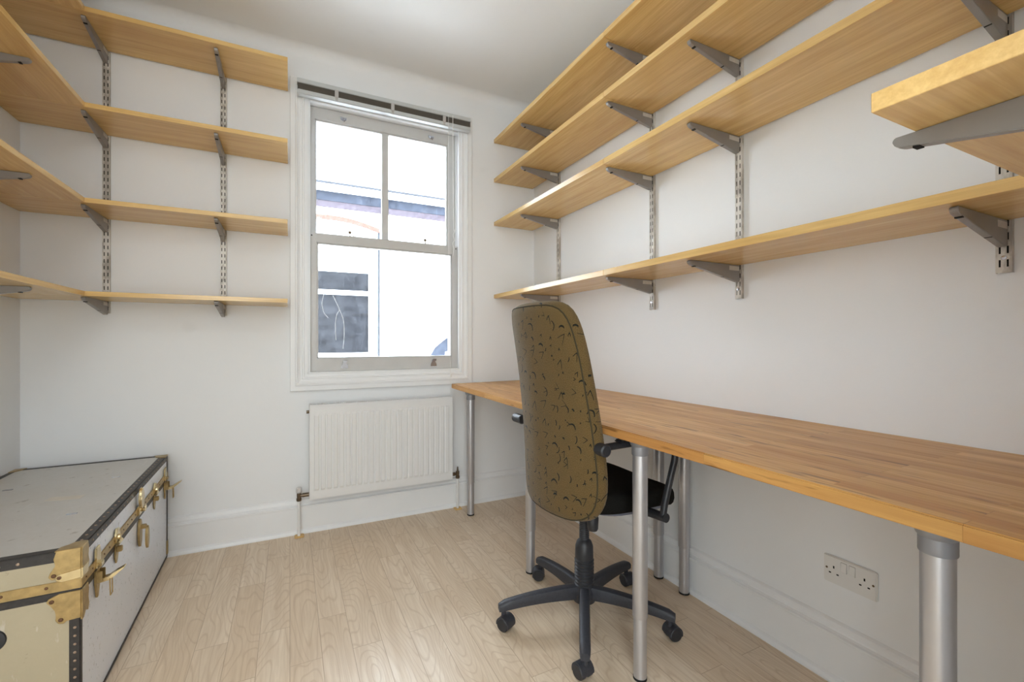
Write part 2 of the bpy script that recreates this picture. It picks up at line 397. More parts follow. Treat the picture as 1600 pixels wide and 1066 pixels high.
b = new(); box(b, 0.57, RX, -0.06, 0.05, 0.0, CZ); struct('wall_near', b, M['wall'])
b = new(); box(b, LX - 0.1, RX + 0.1, -2.4, -2.3, -0.1, CZ); struct('wall_rear', b, M['wall'])
# rounded plaster cove where wall and ceiling meet
def cove(name, along, fixed, a, c, sgn):
    r = 0.055; pts = [(0, 0)]
    for k in range(9):
        t = k / 8 * PI / 2; pts.append((sgn * (r - r * math.sin(t)), -(r - r * math.cos(t))))
    pts = [(fixed + p[0], CZ + p[1]) for p in pts]
    bm = new(); prism(bm, pts, along, a, c); struct(name, bm, M['ceil'], True)
cove('trim_1', 0, BY, LX, RX, -1)
cove('trim_2', 1, RX, 0.05, BY, -1)
cove('trim_3', 1, LX, -2.3, BY, 1)
# baseboards: tall plinth with moulded top and a quarter-round foot
BB = [(0, 0), (0.034, 0), (0.034, 0.006), (0.029, 0.017), (0.021, 0.024), (0.021, 0.140), (0.0235, 0.143), (0.0235, 0.149), (0.017, 0.152), (0.012, 0.157),
      (0.013, 0.164), (0.010, 0.172), (0.0085, 0.180), (0.004, 0.184), (0.0, 0.187)]
b = new(); prism(b, [(BY - p[0], p[1]) for p in BB], 0, LX, RX); struct('baseboard_back', b, M['trim'])
b = new(); prism(b, [(RX - p[0], p[1]) for p in BB], 1, 0.05, BY); struct('baseboard_right', b, M['trim'])
b = new(); prism(b, [(LX + p[0], p[1]) for p in BB], 1, -2.3, BY); struct('baseboard_left', b, M['trim'])

# ------------------------------------------------------------------ window: moulded architrave, two sashes, panes, fittings
win = tag(bpy.data.objects.new('window_1', None), kind='structure'); COL.objects.link(win); win.location = (0.54, BY, 0.79)
def wlink(name, bm, mat, parent=win, smooth=False):
    bmesh.ops.translate(bm, vec=(-0.54, -BY, -0.79), verts=bm.verts)
    return link(name, bm, mat, parent, smooth=smooth)
def frame_rings(bm, prof):
    """mitred picture-frame moulding: prof = (inset, projection) from outer edge to opening"""
    A = (0.0, 1.066, 0.787, 2.520)
    rings = []
    for ins, pr in prof:
        x0, x1, z0, z1 = A[0] + ins, A[1] - ins, A[2] + ins * 1.08, A[3] - ins
        rings.append([bm.verts.new((x, BY - pr, z)) for x, z in ((x0, z0), (x1, z0), (x1, z1), (x0, z1))])
    for a, c in zip(rings, rings[1:]):
        for i in range(4): bm.faces.new((a[i], a[(i + 1) % 4], c[(i + 1) % 4], c[i]))
b = new()
frame_rings(b, [(0, 0.0), (0, 0.022), (0.003, 0.025), (0.026, 0.025), (0.029, 0.030), (0.035, 0.031), (0.040, 0.024), (0.050, 0.018), (0.060, 0.017), (0.063, 0.022),
                (0.070, 0.022), (0.073, 0.013), (0.087, 0.012), (0.087, 0.0)])
wlink('architrave', b, M['trim'])
b = new()   # box-frame linings inside the opening, stop beads and parting beads
box(b, OX0 - 0.004, OX0 + 0.006, BY - 0.008, BY + 0.20, OZ0, OZ1); box(b, OX1 - 0.006, OX1 + 0.004, BY - 0.008, BY + 0.20, OZ0, OZ1)
box(b, OX0, OX1, BY - 0.008, BY + 0.20, OZ1 - 0.012, OZ1 + 0.004)
box(b, OX0, OX1, BY - 0.008, BY + 0.20, OZ0 - 0.003, OZ0 + 0.004)
box(b, OX0 + 0.006, OX0 + 0.016, BY + 0.0, BY + 0.028, OZ0, OZ1, 0.003); box(b, OX1 - 0.016, OX1 - 0.006, BY + 0.0, BY + 0.028, OZ0, OZ1, 0.003)
box(b, OX0, OX1, BY, BY + 0.028, OZ1 - 0.022, OZ1 - 0.012, 0.003)
box(b, OX0 + 0.006, OX0 + 0.016, BY + 0.069, BY + 0.075, OZ0, OZ1); box(b, OX1 - 0.016, OX1 - 0.006, BY + 0.069, BY + 0.075, OZ0, OZ1)
wlink('frame_lining', b, M['trim'])
b = new(); box(b, OX0 - 0.1, OX1 + 0.1, BY + 0.20, BY + 0.34, OZ0 - 0.08, OZ0 - 0.02, 0.006); wlink('outer_sill', b, M['farwhite'])
def sash(name, y0, y1, x0, x1, z0, z1, gx0, gx1, gz0, gz1, mid=None):
    bm = new()
    box(bm, x0, gx0, y0, y1, z0, z1, 0.002); box(bm, gx1, x1, y0, y1, z0, z1, 0.002)
    box(bm, gx0, gx1, y0, y1, z0, gz0, 0.002); box(bm, gx0, gx1, y0, y1, gz1, z1, 0.002)
    if mid: box(bm, mid[0], mid[1], y0 + 0.004, y1, gz0, gz1, 0.004)
    # glazing mouldings
    for (a, c, d, e) in ((gx0, gx0 + 0.007, gz0, gz1), (gx1 - 0.007, gx1, gz0, gz1), (gx0, gx1, gz0, gz0 + 0.007), (gx0, gx1, gz1 - 0.007, gz1)):
        box(bm, a, c, y0 + 0.008, y1 - 0.004, d, e, 0.002)
    return wlink(name, bm, M['sash'])
ls = sash('lower_sash', BY + 0.030, BY + 0.067, OX0 + 0.007, OX1 - 0.007, 0.889, 1.682, 0.139, 0.947, 0.964, 1.630)
us = sash('upper_sash', BY + 0.077, BY + 0.114, OX0 + 0.007, OX1 - 0.007, 1.640, 2.426, 0.131, 0.933, 1.690, 2.357, (0.511, 0.551))
def pane(x0, x1, z0, z1, y, parent):
    bm = new(); box(bm, x0, x1, y, y + 0.003, z0, z1); wlink('window_pane', bm, M['glass'], parent)
pane(0.139, 0.947, 0.964, 1.630, BY + 0.048, ls); pane(0.131, 0.511, 1.690, 2.357, BY + 0.096, us); pane(0.551, 0.933, 1.690, 2.357, BY + 0.096, us)
for pts in ([(0.2312, 2.8015, 1.3155), (0.2592, 2.8015, 1.2528), (0.2452, 2.8015, 1.2187), (0.2382, 2.8015, 1.1511), (0.2417, 2.8015, 1.0687)], [(0.2592, 2.8015, 1.2528), (0.2804, 2.8015, 1.197), (0.2875, 2.8015, 1.1141), (0.2804, 2.8015, 1.0198)], [(0.1759, 2.8015, 1.3354), (0.1657, 2.8015, 1.2831), (0.1759, 2.8015, 1.2317), (0.2, 2.8015, 1.1989)], [(0.2242, 2.8015, 1.3302), (0.2382, 2.8015, 1.3083)]):
    bm = new(); tube(bm, smoothpath(pts, 4), 0.0016, 6); wlink('paint_drip', bm, M['farwhite'], ls, True)
for x in (0.288, 0.823):
    bm = new(); prism(bm, [(x - 0.020, 0.905), (x + 0.020, 0.905), (x + 0.018, 0.922), (x + 0.010, 0.930), (x + 0.010, 0.946), (x - 0.010, 0.946), (x - 0.010, 0.930), (x - 0.018, 0.922)], 1, BY + 0.026, BY + 0.030, 0.001)
    box(bm, x - 0.012, x + 0.012, BY + 0.006, BY + 0.028, 0.940, 0.944, 0.001); box(bm, x - 0.012, x + 0.012, BY + 0.004, BY + 0.008, 0.942, 0.952, 0.001)
    wlink('sash_lift', bm, M['chrome'], ls)
for x in (0.285, 0.820):
    bm = new(); prism(bm, [(x - 0.018, 2.396), (x + 0.018, 2.396), (x + 0.016, 2.380), (x + 0.006, 2.374), (x - 0.008, 2.376), (x - 0.018, 2.386)], 1, BY + 0.072, BY + 0.077, 0.001)
    tube(bm, [(x, BY + 0.072, 2.385), (x + 0.003, BY + 0.056, 2.380), (x + 0.004, BY + 0.052, 2.370), (x + 0.003, BY + 0.058, 2.364)], 0.0035, 8)
    wlink('sash_hook', bm, M['chrome'], us, True)
for x in (0.321, 0.775):
    bm = new(); tube(bm, [(x, BY + 0.048, 1.678), (x - 0.002, BY + 0.046, 1.700)], 0.0035, 8)
    lathe(bm, [(0.003, 1.700), (0.009, 1.703), (0.010, 1.709), (0.007, 1.715), (0.002, 1.717)], x - 0.003, BY + 0.046, 12)
    tube(bm, [(x + 0.018, BY + 0.046, 1.678), (x + 0.018, BY + 0.046, 1.692)], 0.003, 8)
    wlink('sash_screw', bm, M['brassvalve'], ls, True)
for x in (0.111, 0.973):
    bm = new(); lathe(bm, [(0.004, 0), (0.004, 0.001)], seg=10, mat=Matrix.Translation((x, BY + 0.030, 1.668)) @ Matrix.Rotation(PI / 2, 4, 'X'))
    wlink('stop_screw', bm, M['dark'], ls)

# ------------------------------------------------------------------ venetian blind, drawn up
bl = thing('venetian_blind', 'raised venetian blind with taupe slats and white rails above the sash window', 'window blind', (0.54, BY - 0.031, 2.41))
def lo(bm, o): bmesh.ops.translate(bm, vec=(-o.location.x, -o.location.y, -o.location.z), verts=bm.verts)
BX0, BX1, F0 = 0.034, 1.040, BY - 0.072
b = new(); box(b, BX0, BX1, F0, F0 + 0.041, 2.470, 2.494, 0.002); lo(b, bl); link('headrail', b, M['blindwhite'], bl)
for k in range(11):
    b = new(); z = 2.4375 + k * 0.003
    prism(b, [(F0 + 0.004, z), (F0 + 0.020, z + 0.0022), (F0 + 0.036, z), (F0 + 0.036, z + 0.0012), (F0 + 0.020, z + 0.0034), (F0 + 0.004, z + 0.0012)], 0, BX0 + 0.003, BX1 - 0.003); lo(b, bl)
    link('slat', b, M['slat'], bl)
b = new(); box(b, BX0 + 0.001, BX1 - 0.001, F0 + 0.001, F0 + 0.040, 2.410, 2.436, 0.004); lo(b, bl); link('bottom_rail', b, M['blindwhite'], bl)
for x in (0.235, 0.545, 0.862):
    b = new(); box(b, x - 0.010, x + 0.010, F0 - 0.004, F0 + 0.002, 2.428, 2.472, 0.002); box(b, x - 0.007, x + 0.007, F0 - 0.004, F0 + 0.001, 2.412, 2.428, 0.002); lo(b, bl)
    link('cord_clip', b, M['clip'], bl)
b = new(); tube(b, smoothpath([(0.888, F0 - 0.004, 2.480), (0.888, F0 - 0.006, 2.2), (0.890, F0 - 0.008, 1.2), (0.900, F0 - 0.008, 0.86)], 6), 0.0012, 6)
lathe(b, [(0.002, 0.838), (0.006, 0.842), (0.007, 0.852), (0.003, 0.862)], 0.900, F0 - 0.008, 10)
tube(b, [(0.900, F0 - 0.008, 0.84), (0.902, F0 - 0.002, 0.735)], 0.0009, 6); lo(b, bl); link('pull_cord', b, M['cord'], bl, smooth=True)
b = new(); tube(b, smoothpath([(0.916, F0 - 0.004, 2.480), (0.917, F0 - 0.006, 2.3), (0.921, F0 - 0.006, 1.80), (0.930, F0 - 0.008, 1.765), (0.918, F0 - 0.006, 1.73), (0.926, F0 - 0.004, 1.70), (0.914, F0 - 0.006, 1.675), (0.921, F0 - 0.006, 1.645), (0.916, F0 - 0.006, 1.60)], 8),
       0.0022, 6); lo(b, bl); link('tilt_cord', b, M['cord'], bl, smooth=True)

# ------------------------------------------------------------------ radiator
RXa, RXb, RZ0, RZ1, RF = 0.095, 0.909, 0.201, 0.716, BY - 0.092
rad = thing('radiator', 'white ribbed panel radiator on the wall under the window', 'radiator', ((RXa + RXb) / 2, BY - 0.05, RZ0))
b = new()
NR = 24; x0, x1, z0, z1 = RXa + 0.020, RXb - 0.020, RZ0 + 0.045, RZ1 - 0.050; pit = (x1 - x0) / NR
xs = [RXa + 0.004]; hs = [0]
for i in range(NR):
    c = x0 + pit * (i + 0.5)
    for dx, h in ((-0.40, 0), (-0.30, 1), (0.30, 1), (0.40, 0)): xs.append(c + dx * pit); hs.append(h)
xs.append(RXb - 0.004); hs.append(0)
zs = [(RZ0 + 0.004, 0), (z0, 0), (z0 + 0.010, 1), (z1 - 0.010, 1), (z1, 0), (RZ1 - 0.008, 0)]
grid = [[b.verts.new((x, RF - 0.0055 * h * wz, z)) for x, h in zip(xs, hs)] for z, wz in zs]
for r0, r1 in zip(grid, grid[1:]):
    for i in range(len(xs) - 1): b.faces.new((r0[i], r0[i + 1], r1[i + 1], r1[i]))
box(b, RXa, RXb, RF + 0.002, RF + 0.012, RZ0, RZ1 - 0.006)
lo(b, rad); link('front_panel', b, M['radiator'], rad)
for x in (RXa, RXb - 0.004):
    b = new(); box(b, x, x + 0.004, RF - 0.003, RF + 0.060, RZ0, RZ1, 0.001); lo(b, rad); link('side_cover', b, M['radiator'], rad)
b = new(); box(b, RXa + 0.01, RXb - 0.01, RF + 0.050, RF + 0.060, RZ0 + 0.01, RZ1 - 0.01); lo(b, rad); link('rear_panel', b, M['radiator'], rad)
b = new(); box(b, RXa, RXb, RF - 0.003, RF + 0.008, RZ1 - 0.006, RZ1, 0.001); box(b, RXa, RXb, RF + 0.052, RF + 0.062, RZ1 - 0.006, RZ1, 0.001)
n = 80
for i in range(n + 1):
    x = RXa + 0.006 + (RXb - RXa - 0.012) * i / n; box(b, x - 0.0022, x + 0.0022, RF + 0.007, RF + 0.053, RZ1 - 0.006, RZ1 - 0.001)
lo(b, rad); link('top_grille', b, M['radiator'], rad)
for x in (RXa + 0.25, RXb - 0.28):
    b = new(); box(b, x, x + 0.03, RF + 0.06, BY - 0.001, RZ0 + 0.05, RZ1 - 0.05); lo(b, rad); link('wall_bracket', b, M['radiator'], rad)
b = new(); tube(b, [(RXa - 0.014, RF + 0.03, 0.676), (RXa + 0.002, RF + 0.03, 0.676)], 0.009, 10); lo(b, rad); link('bleed_plug', b, M['brassvalve'], rad, smooth=True)
def valve(px, side, top):
    y = RF + 0.028
    bm = new(); tube(bm, [(px, y, 0.0), (px, y, 0.205)], 0.0075, 12); lo(bm, rad); link('pipe', bm, M['radiator'], rad, smooth=True)
    bm = new(); lathe(bm, [(0.011, 0.195), (0.013, 0.198), (0.013, 0.210), (0.010, 0.212), (0.011, 0.228), (0.011, 0.240)], px, y, 14)
    tube(bm, [(px, y, 0.224), (px + side * 0.018, y, 0.224), (px + side * 0.018, y, 0.224), (px + side * 0.050, y, 0.224)], [0.009, 0.009, 0.011, 0.011], 14)
    lo(bm, rad); link('valve_body', bm, M['brassvalve'], rad, smooth=True)
    bm = new(); lathe(bm, [(0.013 if not top else 0.006, 0.240), (0.015 if not top else 0.006, 0.246), (0.014 if not top else 0.004, 0.268)], px, y, 14)
    lo(bm, rad); link('valve_cap', bm, M['clip'] if not top else M['brassvalve'], rad, smooth=True)
    bm = new(); box(bm, px - 0.022, px + 0.026, y - 0.02, y + 0.024, 0.0, 0.007, 0.003)
    lo(bm, rad); link('floor_collar', bm, M['wood_x'], rad)
valve(0.044, 1, False); valve(0.952, -1, True)

# ------------------------------------------------------------------ shelving
BACKX, BACKY = RX - 0.0145, BY - 0.0145
RU = {1: 2.397, 2: 2.133, 3: 1.840, 4: 1.352}     # undersides, right wall, top to bottom
LU = {1: 2.434, 2: 2.036, 3: 1.640, 4: 1.252}     # undersides, left and window wall
LV = {1: 'top', 2: 'second from top', 3: 'third from top', 4: 'lowest'}
def board(name_label, x0, x1, y0, y1, z, t, mat, group):
    bm = new(); box(bm, x0, x1, y0, y1, z, z + t, 0.0008, 1)
    c = ((x0 + x1) / 2, (y0 + y1) / 2, z); bmesh.ops.translate(bm, vec=(-c[0], -c[1], -c[2]), verts=bm.verts)
    return tag(link('shelf_board', bm, mat, loc=c), name_label, 'shelf', group)
G1, G2, G3 = 'beech shelves on the right wall', 'beech shelves on the window wall', 'beech shelves on the left wall'
JY = 1.576
for k in RU:
    bd = board('%s beech shelf on the right wall, shorter board at the window end' % LV[k].capitalize(), 1.230, BACKX, JY + 0.0008, BY - 0.006, RU[k], 0.025, M['wood_y'], G1)
    bd = board('%s beech shelf on the right wall, long board nearer the viewer' % LV[k].capitalize(), 1.230, BACKX, 0.075, JY - 0.0008, RU[k] + 0.0004, 0.025, M['wood_y'], G1)
for k in LU:
    board('%s beech shelf on the window wall, left of the window' % LV[k].capitalize(), LX + 0.002, -0.010, 2.447, BACKY, LU[k], 0.020, M['wood_x'], G2)
    board('%s beech shelf along the left wall, running off the frame' % LV[k].capitalize(), LX + 0.0145, -0.762, 0.95, 2.4462, LU[k] + 0.0002, 0.020, M['wood_y'], G3)
board('Beech shelf end jutting in at the upper right edge, square cut, above a large bracket', 0.655, 1.2295, 0.065, 0.303, RU[4], 0.0245, M['wood_x'], None)

def bracket_proto():
    r = thing('shelf_bracket', '', 'shelf bracket')
    L, H0, H1, W = 0.262, 0.063, 0.016, 0.0075
    prof = [(0, 0), (0, -H0 + 0.006), (0.004, -H0 + 0.001), (0.010, -H0), (L - 0.010, -H1), (L - 0.003, -H1 + 0.004), (L, -H1 + 0.010), (L, -0.004), (L - 0.003, 0)]
    bm = new(); prism(bm, prof, 1, -W, W, 0.0028, 3); link('arm', bm, M['bracket'], r, smooth=True)
    bm = new(); box(bm, 0.004, 0.058, -W - 0.0006, W + 0.0006, -0.021, -0.005, 0.0004, 1)
    p = link('hook_plate', bm, M['barcode'], r); p['label'] = 'pale slotted plate'
    for x, z in ((0.235, -0.0200), (0.085, -0.0470)):
        bm = new(); box(bm, x - 0.004, x + 0.004, -W + 0.001, W - 0.001, z - 0.0015, z + 0.002); link('notch', bm, M['dark'], r)
    return r
BP = bracket_proto(); first = [True]
def bracket(x, y, z, rz, label, group):
    o = BP if first[0] else copy_tree(BP); first[0] = False
    o.location = (x, y, z - 0.0006); o.rotation_euler = (0, 0, rz); tag(o, label, 'shelf bracket', group); return o
CW = {2.421: 'in the column by the window', 1.596: 'in the second column from the window', 1.140: 'in the third column from the window', 0.434: 'nearest column at the right edge'}
for y in CW:
    for k in RU:
        if y == 0.434 and k < 3: continue
        if y == 1.140 and k < 2: continue
        bracket(BACKX - 0.0005, y, RU[k], PI, 'grey bracket under the %s right-wall shelf, %s' % (LV[k], CW[y]), 'brackets under the right-wall shelves')
for x, n in ((-0.777, 'left column near the corner'), (-0.309, 'right column nearer the window')):
    for k in LU:
        bracket(x, BACKY - 0.0005, LU[k], -PI / 2, 'grey bracket under the %s window-wall shelf, %s' % (LV[k], n), 'brackets under the window-wall shelves')
for k in (2, 3, 4):
    bracket(LX + 0.0155 + (0 if k < 4 else -0.0), 2.115, LU[k], 0, 'grey bracket tip at the left frame edge under %s left-wall shelf' % {2: 'the second highest', 3: 'the third highest', 4: 'the lowest'}[k], 'brackets under the left-wall shelves')
jut = bracket(0.772, 0.066, RU[4], PI / 2, 'large grey bracket jutting past the square shelf end at upper right', None); del jut['group']

def upright(x, y, rz, z0, z1, label, group):
    """slotted channel; local +x faces the room"""
    r = thing('shelf_upright', label, 'shelf upright', (x, y, z0), rz, group)
    bm = new(); W, D = 0.0140, 0.0125
    cols = [-W, -0.0085, -0.0050, 0.0050, 0.0085, W]; rows = [0.0]; hole = [False]; z = 0.014; H = z1 - z0
    while z + 0.02 < H: rows += [z, z + 0.0175]; hole += [True, False]; z += 0.032
    rows.append(H)
    V = [[bm.verts.new((D, c, q)) for c in cols] for q in rows]
    for i in range(len(rows) - 1):
        for j in range(5):
            if hole[i] and j in (1, 3): continue
            bm.faces.new((V[i][j], V[i][j + 1], V[i + 1][j + 1], V[i + 1][j]))
    for s in (0, 5):
        for i in range(len(rows) - 1):
            a, c = V[i][s], V[i + 1][s]
            p = bm.verts.new((0.0, a.co.y, a.co.z)); q = bm.verts.new((0.0, c.co.y, c.co.z)); bm.faces.new((a, c, q, p))
    link('channel', bm, M['upright'], r)
    bm = new(); box(bm, 0.001, 0.0035, -W + 0.0015, W - 0.0015, 0.002, H - 0.002); p = link('slot_shade', bm, M['dark'], r); p['label'] = 'dark sheet painted as shade inside the channel'  # dark sheet stands in for the shade seen through the slots
    bm = new(); lathe(bm, [(0.0055, 0), (0.005, 0.0012), (0.002, 0.0016)], seg=14, mat=Matrix.Translation((D, 0, 0.036)) @ Matrix.Rotation(PI / 2, 4, 'Y'))
    link('screw', bm, M['chrome'], r)
    return r
for y, z0, n in ((2.421, 1.235, 'nearest the window, partly behind the chair back'), (1.596, 1.212, 'second from the window'), (1.140, 1.226, 'third from the window'), (0.434, 1.228, 'at the right frame edge')):
    upright(RX - 0.0005, y, PI, z0, RU[1] - 0.001, 'Slotted upright rail on the right wall, %s' % n, 'slotted uprights on the right wall')
for x, n in ((-0.777, 'left of the two, near the corner'), (-0.309, 'right of the two, nearer the window')):
    upright(x, BY - 0.0005, -PI / 2, 1.196, LU[1] - 0.001, 'Slotted upright rail on the window wall, %s' % n, 'slotted uprights on the window wall')

# ------------------------------------------------------------------ long desk
DT, DB = 0.798, 0.770
desk = thing('desk', 'long oiled wood stave desk along the right wall on adjustable round steel legs', 'desk', (1.2, 1.4, 0))
b = new(); prism(b, [(0.876, 0.056), (RX - 0.001, 0.056), (RX - 0.001, 2.722), (0.905, 2.672)], 2, DB, DT, 0.0025, 2); lo(b, desk); link('worktop', b, M['worktop'], desk)
def leg(x, y):
    bm = new(); lathe(bm, [(0.0225, 0.196), (0.0235, 0.199), (0.0235, 0.738)], x, y, 32); lo(bm, desk); L = link('leg', bm, M['steel'], desk, smooth=True)
    bm = new(); lathe(bm, [(0.0205, 0.006), (0.0205, 0.22)], x, y, 32); lo(bm, desk); q = link('leg_extension', bm, M['steel'], L, smooth=True)
    bm = new(); lathe(bm, [(0.019, 0.0), (0.0215, 0.001), (0.0215, 0.008)], x, y, 28); lo(bm, desk); link('foot_pad', bm, M['rubber'], L, smooth=True)
    bm = new(); lathe(bm, [(0.0255, 0.706), (0.0262, 0.708), (0.0262, 0.733), (0.029, 0.736), (0.038, 0.760), (0.0385, 0.7698)], x, y, 36); lo(bm, desk)
    q = link('leg_collar', bm, M['collar'], L, smooth=True)
for x, y in ((0.992, 2.565), (0.992, 1.805), (0.990, 1.084), (0.985, 0.358), (1.489, 1.511), (1.491, 1.367), (1.489, 2.60)): leg(x, y)

# ------------------------------------------------------------------ double socket
sk = thing('double_socket', 'white double wall socket with two switches low on the right wall', 'wall socket', (RX, 0.766, 0.299))
def slo(bm): bmesh.ops.translate(bm, vec=(-RX, -0.766, -0.299), verts=bm.verts)
SY0, SY1, SZ0, SZ1 = 0.693, 0.839, 0.301, 0.387
b = new(); box(b, RX - 0.009, RX, SY0, SY1, SZ0, SZ1, 0.003, 3); slo(b); link('face_plate', b, M['plastic_white'], sk, smooth=True)
for yc in (0.7805, 0.7575):
    b = new(); box(b, RX - 0.0094, RX - 0.0085, yc - 0.0085, yc + 0.0085, 0.348, 0.378); slo(b); q = link('switch_gap', b, M['bracket'], sk)
    b = new(); prism(b, [(RX - 0.012, 0.349), (RX - 0.0095, 0.377), (RX - 0.008, 0.377), (RX - 0.008, 0.349)], 1, yc - 0.0078, yc + 0.0078, 0.0005, 1); slo(b); link('switch', b, M['plastic_white'], sk)
for yc in (0.809, 0.725):
    for y0, y1, z0, z1 in ((yc - 0.002, yc + 0.002, 0.349, 0.357), (yc - 0.0142, yc - 0.0078, 0.3315, 0.3355), (yc + 0.0078, yc + 0.0142, 0.3315, 0.3355)):
        b = new(); box(b, RX - 0.0094, RX - 0.008, y0, y1, z0, z1); slo(b); link('pin_hole', b, M['dark'], sk)
for yc in (0.8295, 0.7025):
    b = new(); lathe(b, [(0.0033, 0), (0.003, 0.0008)], seg=14, mat=Matrix.Translation((RX - 0.009, yc, 0.346)) @ Matrix.Rotation(-PI / 2, 4, 'Y')); slo(b); link('screw', b, M['brassvalve'], sk)

# ------------------------------------------------------------------ swivel chair
CX, CY = 1.020, 1.425
ch = thing('swivel_chair', 'high-back swivel chair in olive squiggle fabric with black seat, pulled up to the desk', 'office chair', (CX, CY, 0), 0.0)
b = new(); lathe(b, [(0.030, 0.062), (0.042, 0.066), (0.044, 0.105), (0.034, 0.125)], seg=28); link('base_hub', b, M['dustyplastic'], ch, smooth=True)
castors = [(0.710, 1.499), (1.005, 1.734), (1.319, 1.532), (1.217, 1.180), (0.833, 1.159)]
for i, (x, y) in enumerate(castors):
    d = Vector((x - CX, y - CY, 0)); a = math.atan2(d.y, d.x); R = d.length
    u = Vector((math.cos(a), math.sin(a), 0)); n = Vector((-u.y, u.x, 0))
    b = new(); rings = []
    for k in range(15):
        t = k / 14; rr = 0.030 + (R - 0.030 + 0.018) * t
        zt = 0.128 - 0.030 * t ** 2.2; th = 0.050 - 0.020 * t; w1 = 0.019 - 0.002 * t; 
        if k == 14: zt -= 0.006; w1 *= 0.8; th -= 0.006
        prof = [(-w1, -th), (w1, -th), (w1 * 1.05, -th * 0.4), (w1 * 0.85, -0.004), (w1 * 0.4, 0), (-w1 * 0.4, 0), (-w1 * 0.85, -0.004), (-w1 * 1.05, -th * 0.4)]
        rings.append([b.verts.new(u * rr + n * p + Vector((0, 0, zt + q))) for p, q in prof])
    for r0, r1 in zip(rings, rings[1:]):
        for k in range(8): b.faces.new((r0[k], r0[(k + 1) % 8], r1[(k + 1) % 8], r1[k]))
    b.faces.new(rings[0]); b.faces.new(rings[-1][::-1])
    link('base_arm', b, M['dustyplastic'], ch, smooth=True)
    # castor: hooded twin wheels trailing off the stem
    ca = a + (2.3, 1.0, -1.9, 0.7, -2.4)[i]
    cv = Vector((math.cos(ca), math.sin(ca), 0)); cn = Vector((-cv.y, cv.x, 0))
    W = Vector((x, y, 0)) - Vector((CX, CY, 0)); stem = W + Vector((0, 0, 0.070)); ctr = W + cv * 0.010 + Vector((0, 0, 0.025))
    b = new(); lathe(b, [(0.009, 0.045), (0.009, 0.075)], stem.x, stem.y, 12)
    # hood: half ring over the wheels
    prof = []
    for k in range(13):
        t = -0.35 + (PI + 0.5) * k / 12; prof.append((0.0275 * math.cos(t), 0.0275 * math.sin(t)))
    inner = [(0.62 * p, 0.62 * q) for p, q in prof[::-1]]
    Va = [b.verts.new(ctr + cv * p + Vector((0, 0, q)) + cn * 0.0235) for p, q in prof + inner]
    Vb = [b.verts.new(ctr + cv * p + Vector((0, 0, q)) - cn * 0.0235) for p, q in prof + inner]
    b.faces.new(Va); b.faces.new(Vb[::-1]); m_ = len(Va)
    for k in range(m_): b.faces.new((Va[k], Vb[k], Vb[(k + 1) % m_], Va[(k + 1) % m_]))
    cs = link('castor', b, M['dustyplastic'], ch, smooth=True)
    for s in (-1, 1):
        b = new(); mt = Matrix.Translation(ctr + cn * (s * 0.0145)) @ Vector((0, 0, 1)).rotation_difference(cn).to_matrix().to_4x4()
        lathe(b, [(0.006, -0.0115), (0.021, -0.0115), (0.0248, -0.007), (0.0248, 0.007), (0.021, 0.0115), (0.006, 0.0115)], seg=26, mat=mt)
        link('wheel', b, M['blackplastic'], cs, smooth=True)
# column: bellows, cone, threaded stem
prof = [(0.034, 0.118)]
for k in range(8):
    z = 0.120 + k * 0.0135; prof += [(0.033, z), (0.0375, z + 0.004), (0.0375, z + 0.008), (0.033, z + 0.012)]
prof += [(0.030, 0.232)]
b = new(); lathe(b, prof, seg=30); link('column_bellows', b, M['blackplastic'], ch, smooth=True)
b = new(); lathe(b, [(0.0345, 0.228), (0.0355, 0.232), (0.034, 0.275), (0.028, 0.292), (0.020, 0.300)], seg=30); link('column_cone', b, M['blackplastic'], ch, smooth=True)
prof = [(0.016, 0.296)]
for k in range(18):
    z = 0.298 + k * 0.0072; prof += [(0.0175, z), (0.0195, z + 0.0022), (0.0175, z + 0.005)]
prof += [(0.0165, 0.432)]
b = new(); lathe(b, prof, seg=24); link('column_stem', b, M['blackplastic'], ch, smooth=True)
b = new(); box(b, -0.09, 0.12, -0.055, 0.055, 0.420, 0.458, 0.008); link('seat_mechanism', b, M['blackplastic'], ch, smooth=True)
def rounded_loft(bm, sections, seg=40, e=3.2):
    """sections: (z, cx, hx, hy) superellipse rings; or 3-D offset by callable"""
    rings = []
    for z, cx, hx, hy, ex in sections:
        ring = []
        for i in range(seg):
            t = 2 * PI * i / seg; c, s_ = math.cos(t), math.sin(t)
            ring.append(bm.verts.new((cx + hx * math.copysign(abs(c) ** (2 / ex), c), hy * math.copysign(abs(s_) ** (2 / ex), s_), z)))
        rings.append(ring)
    for a, c in zip(rings, rings[1:]):
        for i in range(seg): bm.faces.new((a[i], a[(i + 1) % seg], c[(i + 1) % seg], c[i]))
    bm.faces.new(rings[0][::-1]); bm.faces.new(rings[-1]); return rings
# seat cushion, waterfall front (local x forward)
b = new(); secs = []
for z, k in ((0.452, 0.90), (0.456, 0.955), (0.466, 0.985), (0.482, 1.0), (0.502, 0.995), (0.514, 0.975), (0.522, 0.93), (0.526, 0.84), (0.528, 0.6)):
    secs.append((z, 0.0975, 0.2175 * k, 0.235 * k, 3.4))
rings = rounded_loft(b, secs, 56)
for v in b.verts:
    x = v.co.x; f = max(0.0, (x - 0.16) / 0.155)
    v.co.z += 0.018 * max(0, 1 - abs(x - 0.0) / 0.3) * 0 - 0.034 * f ** 1.6 + 0.012 * (abs(v.co.y) / 0.235) ** 2 + 0.006
link('seat', b, M['seatfab'], ch, smooth=True)
b = new(); secs = [(0.432, 0.12, 0.14, 0.15, 3), (0.444, 0.115, 0.180, 0.19, 3.2), (0.462, 0.108, 0.195, 0.205, 3.4)]
rounded_loft(b, secs, 40)
